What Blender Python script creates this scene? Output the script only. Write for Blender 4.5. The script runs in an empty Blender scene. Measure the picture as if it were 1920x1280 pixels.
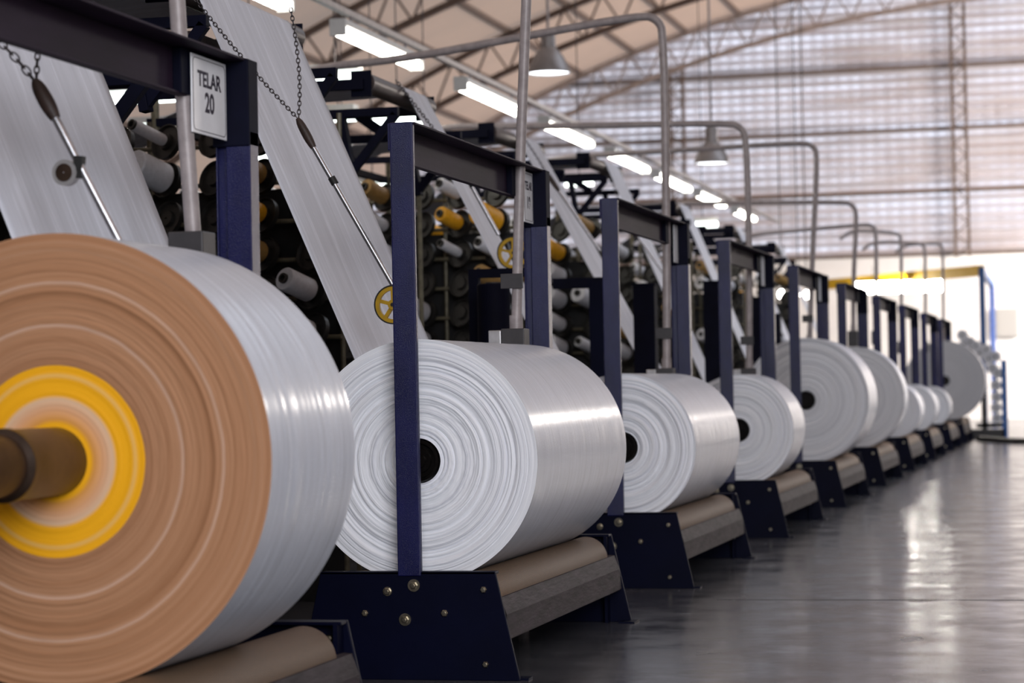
import bpy, math, random
from mathutils import Vector, Matrix
import numpy as np

R = random.Random(7)
sc = bpy.context.scene
C = sc.collection

# ------------------------------------------------------------------ camera
F_PX, YAW, PITCH, ROLL, CAM_H = 4500.0, 0.23806, 0.01904, -0.02, 0.8129
Y0, S = 6.471, 3.0            # first sharp winder stands at Y0, one every S metres


def cam_axes():
    F = np.array([-math.sin(YAW) * math.cos(PITCH), math.cos(YAW) * math.cos(PITCH), math.sin(PITCH)])
    r = np.array([math.cos(YAW), math.sin(YAW), 0.0])
    d = np.cross(F, r)
    c, s = math.cos(ROLL), math.sin(ROLL)
    return c * r - s * d, s * r + c * d, F


AX = cam_axes()


def at(x, y, Y):
    """world point seen at photo position x, y standing at distance Y down the hall"""
    d = AX[0] * (x - 960) / F_PX + AX[1] * (y - 640) / F_PX + AX[2]
    t = Y / d[1]
    return Vector((d[0] * t, Y, CAM_H + d[2] * t))


cd = bpy.data.cameras.new('camera')
cam = bpy.data.objects.new('camera', cd)
C.objects.link(cam)
cd.sensor_width = 36.0
cd.lens = F_PX / 1920 * 36
cd.clip_end = 300
r_, d_, f_ = AX
cam.matrix_world = Matrix(((r_[0], -d_[0], -f_[0], 0), (r_[1], -d_[1], -f_[1], 0), (r_[2], -d_[2], -f_[2], CAM_H), (0, 0, 0, 1)))
cd.dof.use_dof = True
cd.dof.focus_distance = 6.75
cd.dof.aperture_fstop = 4.6
sc.camera = cam

# ------------------------------------------------------------------ view, sky, daylight, fill lights
sc.view_settings.view_transform = 'Standard'
sc.view_settings.look = 'None'
sc.view_settings.gamma = 1
sc.view_settings.use_curve_mapping = False
sc.view_settings.exposure = 0.24
w = bpy.data.worlds.new('sky')
sc.world = w
w.use_nodes = True
w.node_tree.nodes['Background'].inputs[0].default_value = (0.66, 0.80, 1.0, 1)
w.node_tree.nodes['Background'].inputs[1].default_value = 1.5


def area(name, loc, target, sx, sy, power, col):
    l = bpy.data.lights.new(name, 'AREA')
    l.shape = 'RECTANGLE'
    l.size, l.size_y, l.energy, l.color = sx, sy, power, col
    o = bpy.data.objects.new(name, l)
    C.objects.link(o)
    o.location = loc
    o.rotation_euler = (Vector(target) - Vector(loc)).to_track_quat('-Z', 'Y').to_euler()
    return o


area('daylight_back_windows', (1.5, -5.8, 4.0), (-1.8, 9, 1.2), 11, 4.6, 1500, (0.93, 0.95, 1.0))
area('daylight_far_window', (8.0, 47.4, 6.4), (0, 20, 1.0), 3, 0.9, 520, (1.0, 0.92, 0.84))
area('far_wall_fill', (3.5, 43.0, 3.0), (-4.0, 48, 1.7), 3, 2, 1100, (1.0, 0.95, 0.90))  # added fill to brighten the white far wall; no door is built
area('overhead_fill', (2.5, 22, 8.2), (0.5, 22, 0), 7.0, 46, 1850, (0.78, 0.87, 1.0))  # added overhead fill; the roof has no skylight strip here


# ------------------------------------------------------------------ materials
def new_mat(name):
    m = bpy.data.materials.new(name)
    m.use_nodes = True
    return m, m.node_tree.nodes, m.node_tree.links, m.node_tree.nodes['Principled BSDF']


def tex_co(N, L, scale=(1, 1, 1), kind='Object'):
    tc = N.new('ShaderNodeTexCoord')
    mp = N.new('ShaderNodeMapping')
    mp.inputs['Scale'].default_value = scale
    L.new(tc.outputs[kind], mp.inputs[0])
    return mp.outputs[0]


def noise(N, L, vec, scale, detail=3.0, rough=0.55):
    n = N.new('ShaderNodeTexNoise')
    n.inputs['Scale'].default_value = scale
    n.inputs['Detail'].default_value = detail
    n.inputs['Roughness'].default_value = rough
    L.new(vec, n.inputs['Vector'])
    return n.outputs['Fac']


def ramp(N, L, fac, stops):
    r = N.new('ShaderNodeValToRGB')
    e = r.color_ramp.elements
    while len(e) < len(stops):
        e.new(0.5)
    for q, (p, c) in zip(e, stops):
        q.position = p
        q.color = (*c, 1)
    L.new(fac, r.inputs[0])
    return r.outputs[0]


def bump(N, L, B, h, strength, dist=0.01):
    b = N.new('ShaderNodeBump')
    b.inputs['Strength'].default_value = strength
    b.inputs['Distance'].default_value = dist
    L.new(h, b.inputs['Height'])
    L.new(b.outputs[0], B.inputs['Normal'])


def mat(name, col, rough=0.5, metal=0.0, var=0.0, scale=20.0, bmp=0.0, bscale=80.0, spec=0.5, coat=0.0, stretch=(1, 1, 1)):
    m, N, L, B = new_mat(name)
    B.inputs['Base Color'].default_value = (*col, 1)
    B.inputs['Roughness'].default_value = rough
    B.inputs['Metallic'].default_value = metal
    B.inputs['Specular IOR Level'].default_value = spec
    B.inputs['Coat Weight'].default_value = coat
    B.inputs['Coat Roughness'].default_value = 0.15
    v = tex_co(N, L, stretch)
    f = noise(N, L, v, scale)
    lo = tuple(c * (1 - var) for c in col)
    hi = tuple(min(1, c * (1 + var)) for c in col)
    L.new(ramp(N, L, f, [(0.3, lo), (0.7, hi)]), B.inputs['Base Color'])
    if bmp:
        bump(N, L, B, noise(N, L, v, bscale, 2.0), bmp, 0.004)
    return m


def emit(name, col, s):
    m, N, L, B = new_mat(name)
    B.inputs['Base Color'].default_value = (*col, 1)
    B.inputs['Emission Color'].default_value = (*col, 1)
    B.inputs['Emission Strength'].default_value = s
    return m


def radius_of(N, L):
    tc = N.new('ShaderNodeTexCoord')
    sp = N.new('ShaderNodeSeparateXYZ')
    L.new(tc.outputs['Object'], sp.inputs[0])
    cb = N.new('ShaderNodeCombineXYZ')
    L.new(sp.outputs['X'], cb.inputs['X'])
    L.new(sp.outputs['Z'], cb.inputs['Z'])
    ln = N.new('ShaderNodeVectorMath')
    ln.operation = 'LENGTH'
    L.new(cb.outputs[0], ln.inputs[0])
    return tc, sp, ln.outputs['Value']


def ring_mat(name, stops, freq, hue_stops=None, rough=0.7, bstr=0.25):
    """wound layers seen from the end: colour follows the distance from the axis"""
    m, N, L, B = new_mat(name)
    tc, sp, rad = radius_of(N, L)
    wob = noise(N, L, tc.outputs['Object'], 14.0, 2.0)
    ad = N.new('ShaderNodeMath')
    ad.operation = 'MULTIPLY_ADD'
    ad.inputs[1].default_value = 0.004
    L.new(wob, ad.inputs[0])
    L.new(rad, ad.inputs[2])
    cb = N.new('ShaderNodeCombineXYZ')
    L.new(ad.outputs[0], cb.inputs['X'])
    f = noise(N, L, cb.outputs[0], freq, 5.0, 0.65)
    col = ramp(N, L, f, stops)
    if hue_stops:
        mx = N.new('ShaderNodeMix')
        mx.data_type = 'RGBA'
        mx.blend_type = 'MULTIPLY'
        mx.inputs['Factor'].default_value = 1
        sc_ = N.new('ShaderNodeMath')
        sc_.operation = 'MULTIPLY'
        sc_.inputs[1].default_value = 2.0
        L.new(rad, sc_.inputs[0])
        L.new(ramp(N, L, sc_.outputs[0], hue_stops), mx.inputs['A'])
        L.new(col, mx.inputs['B'])
        col = mx.outputs['Result']
    L.new(col, B.inputs['Base Color'])
    B.inputs['Roughness'].default_value = rough
    B.inputs['Specular IOR Level'].default_value = 0.3
    f2 = noise(N, L, cb.outputs[0], freq * 1.7, 4.0, 0.6)
    bump(N, L, B, f2, bstr, 0.006)
    return m


def side_mat(name, base, rough=0.36):
    """woven plastic cloth wound on a roll: faint hoops running round the roll"""
    m, N, L, B = new_mat(name)
    v = tex_co(N, L, (0.05, 1, 0.05))
    f = noise(N, L, v, 40.0, 6.0, 0.75)
    lo = tuple(c * 0.84 for c in base)
    hi = tuple(min(1, c * 1.16) for c in base)
    L.new(ramp(N, L, f, [(0.36, lo), (0.45, base), (0.53, base), (0.56, hi), (0.59, base)]), B.inputs['Base Color'])
    B.inputs['Roughness'].default_value = rough
    B.inputs['Specular IOR Level'].default_value = 0.35
    B.inputs['Coat Weight'].default_value = 0.45
    B.inputs['Coat Roughness'].default_value = 0.20
    v2 = tex_co(N, L, (1, 1, 1))
    a = noise(N, L, v2, 320.0, 2.0)
    ad = N.new('ShaderNodeMath')
    ad.operation = 'MULTIPLY_ADD'
    ad.inputs[1].default_value = 0.4
    L.new(a, ad.inputs[0])
    L.new(f, ad.inputs[2])
    bump(N, L, B, ad.outputs[0], 0.35, 0.004)
    return m


def web_mat(name, base):
    m, N, L, B = new_mat(name)
    v = tex_co(N, L, (0.05, 1, 0.05))
    f = noise(N, L, v, 26.0, 5.0, 0.7)
    lo = tuple(c * 0.86 for c in base)
    hi = tuple(min(1, c * 1.18) for c in base)
    L.new(ramp(N, L, f, [(0.3, lo), (0.55, base), (0.62, hi), (0.66, base), (0.74, hi)]), B.inputs['Base Color'])
    B.inputs['Roughness'].default_value = 0.55
    B.inputs['Specular IOR Level'].default_value = 0.3
    v2 = tex_co(N, L, (1, 1, 1))
    bump(N, L, B, noise(N, L, v2, 500.0, 2.0), 0.3, 0.002)
    return m


M = {}
M['navy'] = mat('navy_paint', (0.0075, 0.0085, 0.062), 0.22, 0, 0.25, 12, 0.30, 800, 0.32, stretch=(1, 1, 0.45))
M['navy_shaded'] = mat('navy_paint_shaded', (0.0014, 0.0022, 0.0135), 0.5, 0, 0.2, 5, 0.05, 60, 0.10)  # same navy paint, darkened for the shade the plates stand in
M['navy_black'] = mat('blue_black_shaded_navy', (0.0025, 0.0030, 0.012), 0.70, 0, 0.3, 9, 0.1, 60, 0.12)  # on the stands: navy darkened to imitate their backlit silhouettes
M['bolt'] = mat('zinc_bolt', (0.42, 0.38, 0.30), 0.32, 1.0, 0.3, 60)
M['tray'] = mat('dusty_sheet_steel', (0.042, 0.033, 0.038), 0.60, 0.0, 0.45, 14, 0.35, 25, 0.12, stretch=(3, 0.6, 3))
M['shaft'] = mat('oiled_steel_shaft', (0.045, 0.028, 0.020), 0.35, 0.4, 0.4, 20, 0.1, 60)
M['hub'] = mat('dark_hub', (0.012, 0.010, 0.009), 0.25, 0.6, 0.4, 20, 0.1, 60)
M['conduit'] = mat('grey_conduit', (0.33, 0.29, 0.29), 0.45, 0.1, 0.15, 30, 0.15, 90)
M['boxgrey'] = mat('grey_box', (0.045, 0.042, 0.045), 0.5, 0.1, 0.2, 20)
M['chrome'] = mat('bright_rod', (0.62, 0.62, 0.66), 0.25, 0.9, 0.1, 30)
M['alu'] = mat('plain_aluminium', (0.55, 0.54, 0.55), 0.38, 0.7, 0.15, 30)
M['grip'] = mat('brown_grip', (0.035, 0.020, 0.016), 0.55, 0, 0.3, 40, 0.3, 90)
M['rubber'] = mat('black_rubber', (0.012, 0.012, 0.012), 0.6, 0, 0.2, 30)
M['wheel'] = mat('yellow_wheel', (0.50, 0.30, 0.015), 0.45, 0, 0.15, 30)
M['chain'] = mat('chain_steel', (0.08, 0.07, 0.075), 0.4, 0.7, 0.3, 60)
M['sign'] = mat('sign_white', (0.90, 0.91, 0.95), 0.35, 0, 0.04, 20)
M['ink'] = mat('sign_ink', (0.02, 0.012, 0.03), 0.5, 0, 0.1, 20)
M['lamp'] = emit('lamp_tube', (1.0, 0.97, 0.86), 14.0)
M['lampcool'] = emit('lamp_tube_cool', (0.90, 1.0, 0.95), 5.0)
M['lampfar'] = emit('lamp_tube_far', (1.0, 0.95, 0.86), 80.0)
M['pend_in'] = emit('pendant_bulb_glow', (0.92, 0.95, 1.0), 3.2)
M['housing'] = mat('lamp_housing', (0.55, 0.55, 0.55), 0.45, 0, 0.05, 20)
M['pend'] = mat('pendant_shell', (0.26, 0.24, 0.24), 0.4, 0.4, 0.1, 20)
M['bobw'] = mat('white_yarn', (0.62, 0.63, 0.68), 0.5, 0, 0.08, 60, 0.2, 200)
M['boby'] = mat('yellow_yarn', (0.75, 0.36, 0.01), 0.5, 0, 0.12, 60, 0.2, 200)
M['bobo'] = mat('ochre_yarn', (0.34, 0.20, 0.06), 0.55, 0, 0.15, 60, 0.2, 200)
M['tube'] = mat('card_tube', (0.02, 0.018, 0.016), 0.6, 0, 0.2, 30)
M['disc'] = mat('black_disc', (0.016, 0.015, 0.014), 0.42, 0, 0.3, 30, 0.1, 60)
M['olive'] = mat('olive_steel', (0.13, 0.115, 0.075), 0.5, 0.1, 0.3, 30)
M['loomblack'] = mat('loom_black', (0.012, 0.011, 0.012), 0.4, 0.1, 0.4, 12)
M['brownbar'] = mat('brown_roller', (0.060, 0.042, 0.040), 0.42, 0.2, 0.3, 30)
M['roofpanel'] = mat('tan_roof_panel', (0.53, 0.335, 0.22), 0.7, 0, 0.06, 1.5)
def translucent(m, col, fac):
    N, L = m.node_tree.nodes, m.node_tree.links
    tr = N.new('ShaderNodeBsdfTranslucent')
    tr.inputs['Color'].default_value = (*col, 1)
    mx = N.new('ShaderNodeMixShader')
    mx.inputs[0].default_value = fac
    L.new(N['Principled BSDF'].outputs[0], mx.inputs[1])
    L.new(tr.outputs[0], mx.inputs[2])
    L.new(mx.outputs[0], N['Material Output'].inputs['Surface'])


translucent(M['roofpanel'], (1.0, 0.70, 0.52), 0.20)
M['truss'] = mat('brown_truss', (0.15, 0.105, 0.085), 0.5, 0.1, 0.15, 10)
M['galv'] = mat('galvanised_truss', (0.36, 0.30, 0.28), 0.40, 0.3, 0.2, 10)
M['whitewall'] = mat('white_wall_paint', (0.88, 0.84, 0.82), 0.7, 0, 0.03, 3)
M['duskwall'] = mat('grey_brown_wall', (0.20, 0.18, 0.17), 0.8, 0, 0.05, 2)  # grey-brown set dark so unseen walls throw less light back
M['gyellow'] = mat('gantry_yellow', (1.0, 0.60, 0.01), 0.5, 0, 0.05, 10)
M['gblue'] = mat('gantry_blue', (0.01, 0.11, 0.40), 0.4, 0, 0.1, 10)
M['gblue2'] = mat('gantry_light_blue', (0.12, 0.22, 0.68), 0.4, 0, 0.1, 10)
M['cable'] = mat('black_cable', (0.012, 0.012, 0.014), 0.5)
M['greybox'] = mat('grey_cabinet', (0.45, 0.43, 0.41), 0.5)
M['band_side'] = side_mat('white_cloth_roll_side', (0.655, 0.695, 0.79), 0.50)
M['web'] = web_mat('white_cloth_web', (0.68, 0.70, 0.78))
M['end_white'] = ring_mat('white_cloth_roll_end', [(0.36, (0.50, 0.51, 0.59)), (0.42, (0.80, 0.81, 0.87)), (0.55, (0.93, 0.94, 0.98)), (0.59, (0.60, 0.61, 0.68)), (0.63, (0.90, 0.91, 0.96))], 75.0, bstr=0.7)
M['end_grey'] = ring_mat('grey_cloth_roll_end', [(0.36, (0.62, 0.63, 0.69)), (0.50, (0.84, 0.85, 0.90)), (0.62, (0.72, 0.73, 0.78))], 26.0)
M['end_plain'] = ring_mat('plain_grey_roll_end', [(0.3, (0.44, 0.44, 0.47)), (0.7, (0.49, 0.49, 0.52))], 8.0, bstr=0.05)
M['end_brown'] = ring_mat('brown_cloth_roll_end', [(0.25, (0.26, 0.115, 0.050)), (0.45, (0.40, 0.195, 0.098)), (0.58, (0.48, 0.25, 0.135)), (0.645, (0.66, 0.45, 0.35)), (0.70, (0.44, 0.21, 0.10)), (0.85, (0.54, 0.32, 0.12))], 34.0)
P1, Y1 = (0.80, 0.42, 0.22), (1.0, 0.47, 0.006)
M['end_yellow'] = ring_mat('yellow_core_end', [(0.3, (0.90, 0.88, 0.85)), (0.7, (1, 1, 1))], 40.0,
                           hue_stops=[(0.0, Y1), (0.142, Y1), (0.156, (0.78, 0.35, 0.08)), (0.195, P1), (0.232, (0.82, 0.55, 0.36)), (0.245, Y1), (0.305, Y1), (0.318, (0.93, 0.55, 0.16)), (0.33, Y1)])


def roller_mat():
    m, N, L, B = new_mat('ribbed_roller_cover')
    tc, sp, rad = radius_of(N, L)
    an = N.new('ShaderNodeMath')
    an.operation = 'ARCTAN2'
    L.new(sp.outputs['X'], an.inputs[0])
    L.new(sp.outputs['Z'], an.inputs[1])
    cb = N.new('ShaderNodeCombineXYZ')
    L.new(an.outputs[0], cb.inputs['X'])
    L.new(sp.outputs['Y'], cb.inputs['Y'])
    mp = N.new('ShaderNodeMapping')
    mp.inputs['Scale'].default_value = (16.0, 90.0, 1)
    L.new(cb.outputs[0], mp.inputs[0])
    b = N.new('ShaderNodeTexBrick')
    b.inputs['Scale'].default_value = 1.0
    b.inputs['Color1'].default_value = (0.24, 0.155, 0.095, 1)
    b.inputs['Color2'].default_value = (0.21, 0.14, 0.09, 1)
    b.inputs['Mortar'].default_value = (0.08, 0.05, 0.03, 1)
    b.inputs['Mortar Size'].default_value = 0.12
    b.inputs['Brick Width'].default_value = 0.8
    b.inputs['Row Height'].default_value = 1.0
    L.new(mp.outputs[0], b.inputs['Vector'])
    L.new(b.outputs['Color'], B.inputs['Base Color'])
    B.inputs['Roughness'].default_value = 0.6
    B.inputs['Specular IOR Level'].default_value = 0.15
    bump(N, L, B, b.outputs['Fac'], -0.3, 0.003)
    return m


M['roller'] = roller_mat()


def floor_mat():
    m, N, L, B = new_mat('polished_concrete')
    v = tex_co(N, L, (1, 1, 1))
    f = noise(N, L, v, 1.6, 6.0, 0.65)
    L.new(ramp(N, L, f, [(0.3, (0.050, 0.051, 0.060)), (0.7, (0.100, 0.101, 0.112))]), B.inputs['Base Color'])
    f2 = noise(N, L, v, 4.0, 4.0, 0.6)
    L.new(ramp(N, L, f2, [(0.3, (0.13,) * 3), (0.75, (0.30,) * 3)]), B.inputs['Roughness'])
    B.inputs['Specular IOR Level'].default_value = 0.55
    bump(N, L, B, noise(N, L, v, 3.0, 3.0), 0.05, 0.01)
    return m


M['floor'] = floor_mat()


def foil_mat():
    """crinkled bright insulation foil behind the far cladding"""
    m, N, L, B = new_mat('foil_cladding')
    v = tex_co(N, L, (1, 1, 1))
    f = noise(N, L, v, 1.0, 4.0)
    L.new(ramp(N, L, f, [(0.3, (0.62, 0.54, 0.53)), (0.7, (0.76, 0.69, 0.69))]), B.inputs['Base Color'])
    B.inputs['Metallic'].default_value = 0.55
    B.inputs['Roughness'].default_value = 0.34
    v2 = tex_co(N, L, (4.0, 1, 4.0))
    bump(N, L, B, noise(N, L, v2, 1.0, 2.0), 0.5, 0.04)
    return m


M['foil'] = foil_mat()


def foil_glints():  # rows of glints put into the foil as a translucency pattern
    m = M['foil']
    N, L = m.node_tree.nodes, m.node_tree.links
    tr = N.new('ShaderNodeBsdfTranslucent')
    tr.inputs['Color'].default_value = (1.0, 0.88, 0.84, 1)
    tc = N.new('ShaderNodeTexCoord')
    sp = N.new('ShaderNodeSeparateXYZ')
    L.new(tc.outputs['Object'], sp.inputs[0])
    cb = N.new('ShaderNodeCombineXYZ')
    L.new(sp.outputs['X'], cb.inputs['X'])
    L.new(sp.outputs['Z'], cb.inputs['Y'])

    def M2(op, a, b=None, c=None):
        q = N.new('ShaderNodeMath')
        q.operation = op
        for k, v in enumerate((a, b, c)):
            if v is None:
                continue
            if isinstance(v, (int, float)):
                q.inputs[k].default_value = v
            else:
                L.new(v, q.inputs[k])
        return q.outputs[0]
    zz = M2('SINE', M2('MULTIPLY', sp.outputs['Z'], 2 * math.pi / 0.17))
    xx = M2('SINE', M2('MULTIPLY', sp.outputs['X'], 2 * math.pi / 0.24))
    zr = M2('MULTIPLY_ADD', M2('MAXIMUM', zz, -0.2), 0.8, 0.2)
    xr = M2('MULTIPLY_ADD', M2('MAXIMUM', xx, -0.5), 0.30, 0.62)
    glint = M2('MULTIPLY_ADD', M2('MULTIPLY', zr, xr), 1.0, 0.16)
    mp = N.new('ShaderNodeMapping')
    mp.inputs['Scale'].default_value = (0.20, 1.6, 1)
    L.new(cb.outputs[0], mp.inputs[0])
    f = ramp(N, L, noise(N, L, mp.outputs[0], 1.0, 4.0, 0.7), [(0.40, (0.28,) * 3), (0.60, (1.0,) * 3)])
    mu = N.new('ShaderNodeMath')
    mu.operation = 'MULTIPLY'
    L.new(glint, mu.inputs[0])
    L.new(f, mu.inputs[1])
    mx = N.new('ShaderNodeMixShader')
    L.new(mu.outputs[0], mx.inputs[0])
    L.new(N['Principled BSDF'].outputs[0], mx.inputs[1])
    L.new(tr.outputs[0], mx.inputs[2])
    L.new(mx.outputs[0], N['Material Output'].inputs['Surface'])


foil_glints()


# ------------------------------------------------------------------ mesh helpers
class MB:
    def __init__(s):
        s.v, s.f, s.mi = [], [], []
        s.cur = 0

    def add(s, vs, fs):
        b = len(s.v)
        s.v += [tuple(q) for q in vs]
        s.f += [tuple(b + i for i in q) for q in fs]
        s.mi += [s.cur] * len(fs)
        return s

    def box(s, x0, x1, y0, y1, z0, z1):
        vs = [(x, y, z) for x in (x0, x1) for y in (y0, y1) for z in (z0, z1)]
        return s.add(vs, [(0, 1, 3, 2), (4, 6, 7, 5), (0, 4, 5, 1), (2, 3, 7, 6), (0, 2, 6, 4), (1, 5, 7, 3)])

    def bar(s, a, b, w, h=None, up=(0, 0, 1)):
        a, b = Vector(a), Vector(b)
        h = h or w
        d = (b - a).normalized()
        u = Vector(up)
        if abs(d.dot(u)) > 0.98:
            u = Vector((0, 1, 0))
        x = d.cross(u).normalized() * w / 2
        y = x.cross(d).normalized() * h / 2
        vs = [p + i * x + j * y for p in (a, b) for i, j in ((-1, -1), (1, -1), (1, 1), (-1, 1))]
        return s.add(vs, [(3, 2, 1, 0), (4, 5, 6, 7), (0, 1, 5, 4), (1, 2, 6, 5), (2, 3, 7, 6), (3, 0, 4, 7)])

    def prism(s, poly, y0, y1):
        """outline in X, Z pushed from y0 to y1"""
        n = len(poly)
        vs = [(x, y0, z) for x, z in poly] + [(x, y1, z) for x, z in poly]
        fs = [tuple(range(n)), tuple(range(2 * n - 1, n - 1, -1))]
        fs += [(i, n + i, n + (i + 1) % n, (i + 1) % n) for i in range(n)]
        return s.add(vs, fs)

    def tube(s, pts, r, n=12, cap=True, closed=False):
        pts = [Vector(p) for p in pts]
        m = len(pts)
        rs = r if isinstance(r, (list, tuple)) else [r] * m
        rings = []
        prev = None
        for i, p in enumerate(pts):
            if closed:
                d = (pts[(i + 1) % m] - pts[i - 1]).normalized()
            else:
                d = (pts[min(i + 1, m - 1)] - pts[max(i - 1, 0)]).normalized()
            if prev is None:
                u = Vector((0, 0, 1)) if abs(d.z) < 0.9 else Vector((0, 1, 0))
                x = d.cross(u).normalized()
            else:
                x = (prev - d * prev.dot(d)).normalized()
            prev = x
            y = d.cross(x)
            rings.append([p + rs[i] * (math.cos(2 * math.pi * k / n) * x + math.sin(2 * math.pi * k / n) * y) for k in range(n)])
        vs = [q for ring in rings for q in ring]
        fs = []
        for i in range(m if closed else m - 1):
            j = (i + 1) % m
            for k in range(n):
                k2 = (k + 1) % n
                fs.append((i * n + k, i * n + k2, j * n + k2, j * n + k))
        if cap and not closed:
            fs.append(tuple(range(n - 1, -1, -1)))
            fs.append(tuple((m - 1) * n + k for k in range(n)))
        return s.add(vs, fs)

    def lathe(s, prof, n=64, axis='Y', c=(0, 0, 0), wob=None):
        """profile of (radius, along) turned round an axis"""
        vs, fs = [], []
        m = len(prof)
        for i, (r, a) in enumerate(prof):
            for k in range(n):
                t = 2 * math.pi * k / n
                aa = a + (wob(i, t) if wob else 0)
                q = (r * math.cos(t), aa, r * math.sin(t)) if axis == 'Y' else (r * math.cos(t), r * math.sin(t), aa)
                vs.append((c[0] + q[0], c[1] + q[1], c[2] + q[2]))
        for i in range(m - 1):
            for k in range(n):
                k2 = (k + 1) % n
                fs.append((i * n + k, (i + 1) * n + k, (i + 1) * n + k2, i * n + k2))
        return s.add(vs, fs)

    def build(s, name, m, parent=None, smooth=False, bevel=0.0, origin=None):
        me = bpy.data.meshes.new(name)
        o0 = Vector(origin) if origin else Vector((0, 0, 0))
        me.from_pydata([tuple(Vector(q) - o0) for q in s.v], [], s.f)
        for mm in (m if isinstance(m, list) else [m]):
            me.materials.append(mm)
        for p, i in zip(me.polygons, s.mi):
            p.material_index = i
            p.use_smooth = bool(smooth)
        me.update()
        o = bpy.data.objects.new(name, me)
        C.objects.link(o)
        if parent:
            o.parent = parent
        if origin:
            o.location = o0
        if smooth == 'auto':
            try:
                me.set_sharp_from_angle(angle=math.radians(35))
            except Exception:
                pass
        if bevel:
            b = o.modifiers.new('bevel', 'BEVEL')
            b.width = bevel
            b.segments = 2
            b.limit_method = 'ANGLE'
        return o


def thing(name, label, cat, loc=(0, 0, 0), group=None):
    o = bpy.data.objects.new(name, None)
    C.objects.link(o)
    o.location = loc
    o.empty_display_size = 0.1
    o['label'], o['category'] = label, cat
    if group:
        o['group'] = group
    return o


def tag(o, label, cat, group=None):
    o['label'], o['category'] = label, cat
    if group:
        o['group'] = group
    return o


def struct(o):
    o['kind'] = 'structure'
    return o


def dup(root, loc, label, group=None):
    r = root.copy()
    C.objects.link(r)
    r.location = loc
    r['label'] = label
    if group:
        r['group'] = group
    for ch in list(root.children):
        c = ch.copy()
        C.objects.link(c)
        c.parent = r
        for g in ch.children:
            d = g.copy()
            C.objects.link(d)
            d.parent = c
    return r


# ------------------------------------------------------------------ the hall
YW = 48.0
struct(MB().box(-18, 17, -6, YW + 1, -0.1, 0).build('floor', M['floor']))
jl = MB()
for y in (8.95, 14.95, 20.95, 26.95, 32.95, 38.95):
    jl.box(-1.4, 16.8, y, y + 0.006, 0.0003, 0.0012)
struct(jl.build('trim_1', M['boxgrey']))
struct(MB().box(-18, 17, YW, YW + 0.2, 0, 3.28).build('wall_far', M['whitewall']))
# corrugated cladding above the white wall, run of ribs lying level, built up under the arch


def roof_z(x):
    return 9.05 - 26 + math.sqrt(26 ** 2 - (x + 0.4) ** 2)


cl = MB()
pitch, amp = 0.20, 0.035
zs = [3.28 + i * pitch / 8 for i in range(int((9.2 - 3.28) / pitch * 8) + 1)]
xs = [-18 + 0.5 * i for i in range(71)]
vs, fs = [], []
for z in zs:
    for x in xs:
        vs.append((x, YW + 0.10 + amp * math.sin(2 * math.pi * z / pitch) + 0.008 * math.sin(x * 9), z))
for i in range(len(zs) - 1):
    for j in range(len(xs) - 1):
        a = i * len(xs) + j
        if zs[i] < roof_z(xs[j] + 0.25) + 0.3:
            fs.append((a, a + 1, a + len(xs) + 1, a + len(xs)))
cl.add(vs, fs)
struct(cl.build('wall_far_cladding', M['foil'], smooth=True))
gd = MB()
for z in (4.48, 5.72, 6.95):
    gd.box(-16, 12, YW - 0.06, YW + 0.02, z, z + 0.07)
gd.box(-18, 17, YW - 0.05, YW + 0.04, 3.24, 3.31)
struct(gd.build('trim_2', M['truss']))


def lattice_col(name, x):
    b = MB()
    for s in (-0.13, 0.13):
        b.box(x + s - 0.03, x + s + 0.03, YW - 0.25, YW - 0.17, 3.2, roof_z(x) - 0.7)
    z = 3.2
    k = 1
    while z < roof_z(x) - 0.9:
        b.bar((x - 0.13 * k, YW - 0.21, z), (x + 0.13 * k, YW - 0.21, z + 0.22), 0.025)
        z += 0.22
        k = -k
    struct(b.build(name, M['truss']))


lattice_col('trim_3', -2.47)
lattice_col('trim_4', -8.08)
lattice_col('trim_5', 3.2)
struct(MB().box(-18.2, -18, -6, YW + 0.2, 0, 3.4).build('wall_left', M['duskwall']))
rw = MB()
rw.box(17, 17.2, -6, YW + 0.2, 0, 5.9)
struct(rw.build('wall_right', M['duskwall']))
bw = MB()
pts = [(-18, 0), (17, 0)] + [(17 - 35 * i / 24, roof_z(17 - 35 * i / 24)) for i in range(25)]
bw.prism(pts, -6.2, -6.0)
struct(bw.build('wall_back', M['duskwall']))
rf = MB()
xs = [-18.2 + 35.4 * i / 40 for i in range(41)]
vs = [(x, y, roof_z(x)) for y in (-6.2, YW + 0.2) for x in xs]
fs = []
for i in range(40):
    fs += [(i, i + 1, 41 + i + 1, 41 + i)]
rf.add(vs, fs)
struct(rf.build('ceiling', M['roofpanel'], smooth=True))


def truss(name, y, m, depth=0.75):
    b = MB()
    X = [-17.6 + 34.4 * i / 60 for i in range(61)]
    for dz in (0.10, depth):
        for a, c in zip(X[:-1], X[1:]):
            b.bar((a, y, roof_z(a) - dz), (c, y, roof_z(c) - dz), 0.10, 0.10)
    n = 100
    X = [-17.6 + 34.4 * i / n for i in range(n + 1)]
    for i in range(n):
        d0, d1 = (0.10, depth) if i % 2 else (depth, 0.10)
        b.bar((X[i], y, roof_z(X[i]) - d0), (X[i + 1], y, roof_z(X[i + 1]) - d1), 0.035)
    return struct(b.build(name, m))


for k, y in enumerate((47.7, 41.5, 35.3, 29.1, 22.9, 16.7, 10.5)):
    truss('trim_%d' % (6 + k), y, M['galv'] if k == 0 else M['truss'])
pu = MB()
x = -16.5
while x < 16:
    z = roof_z(x) - 0.05
    pu.bar((x, -6, z), (x, YW, z), 0.07, 0.10)
    x += 1.08
struct(pu.build('trim_13', M['truss']))

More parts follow.
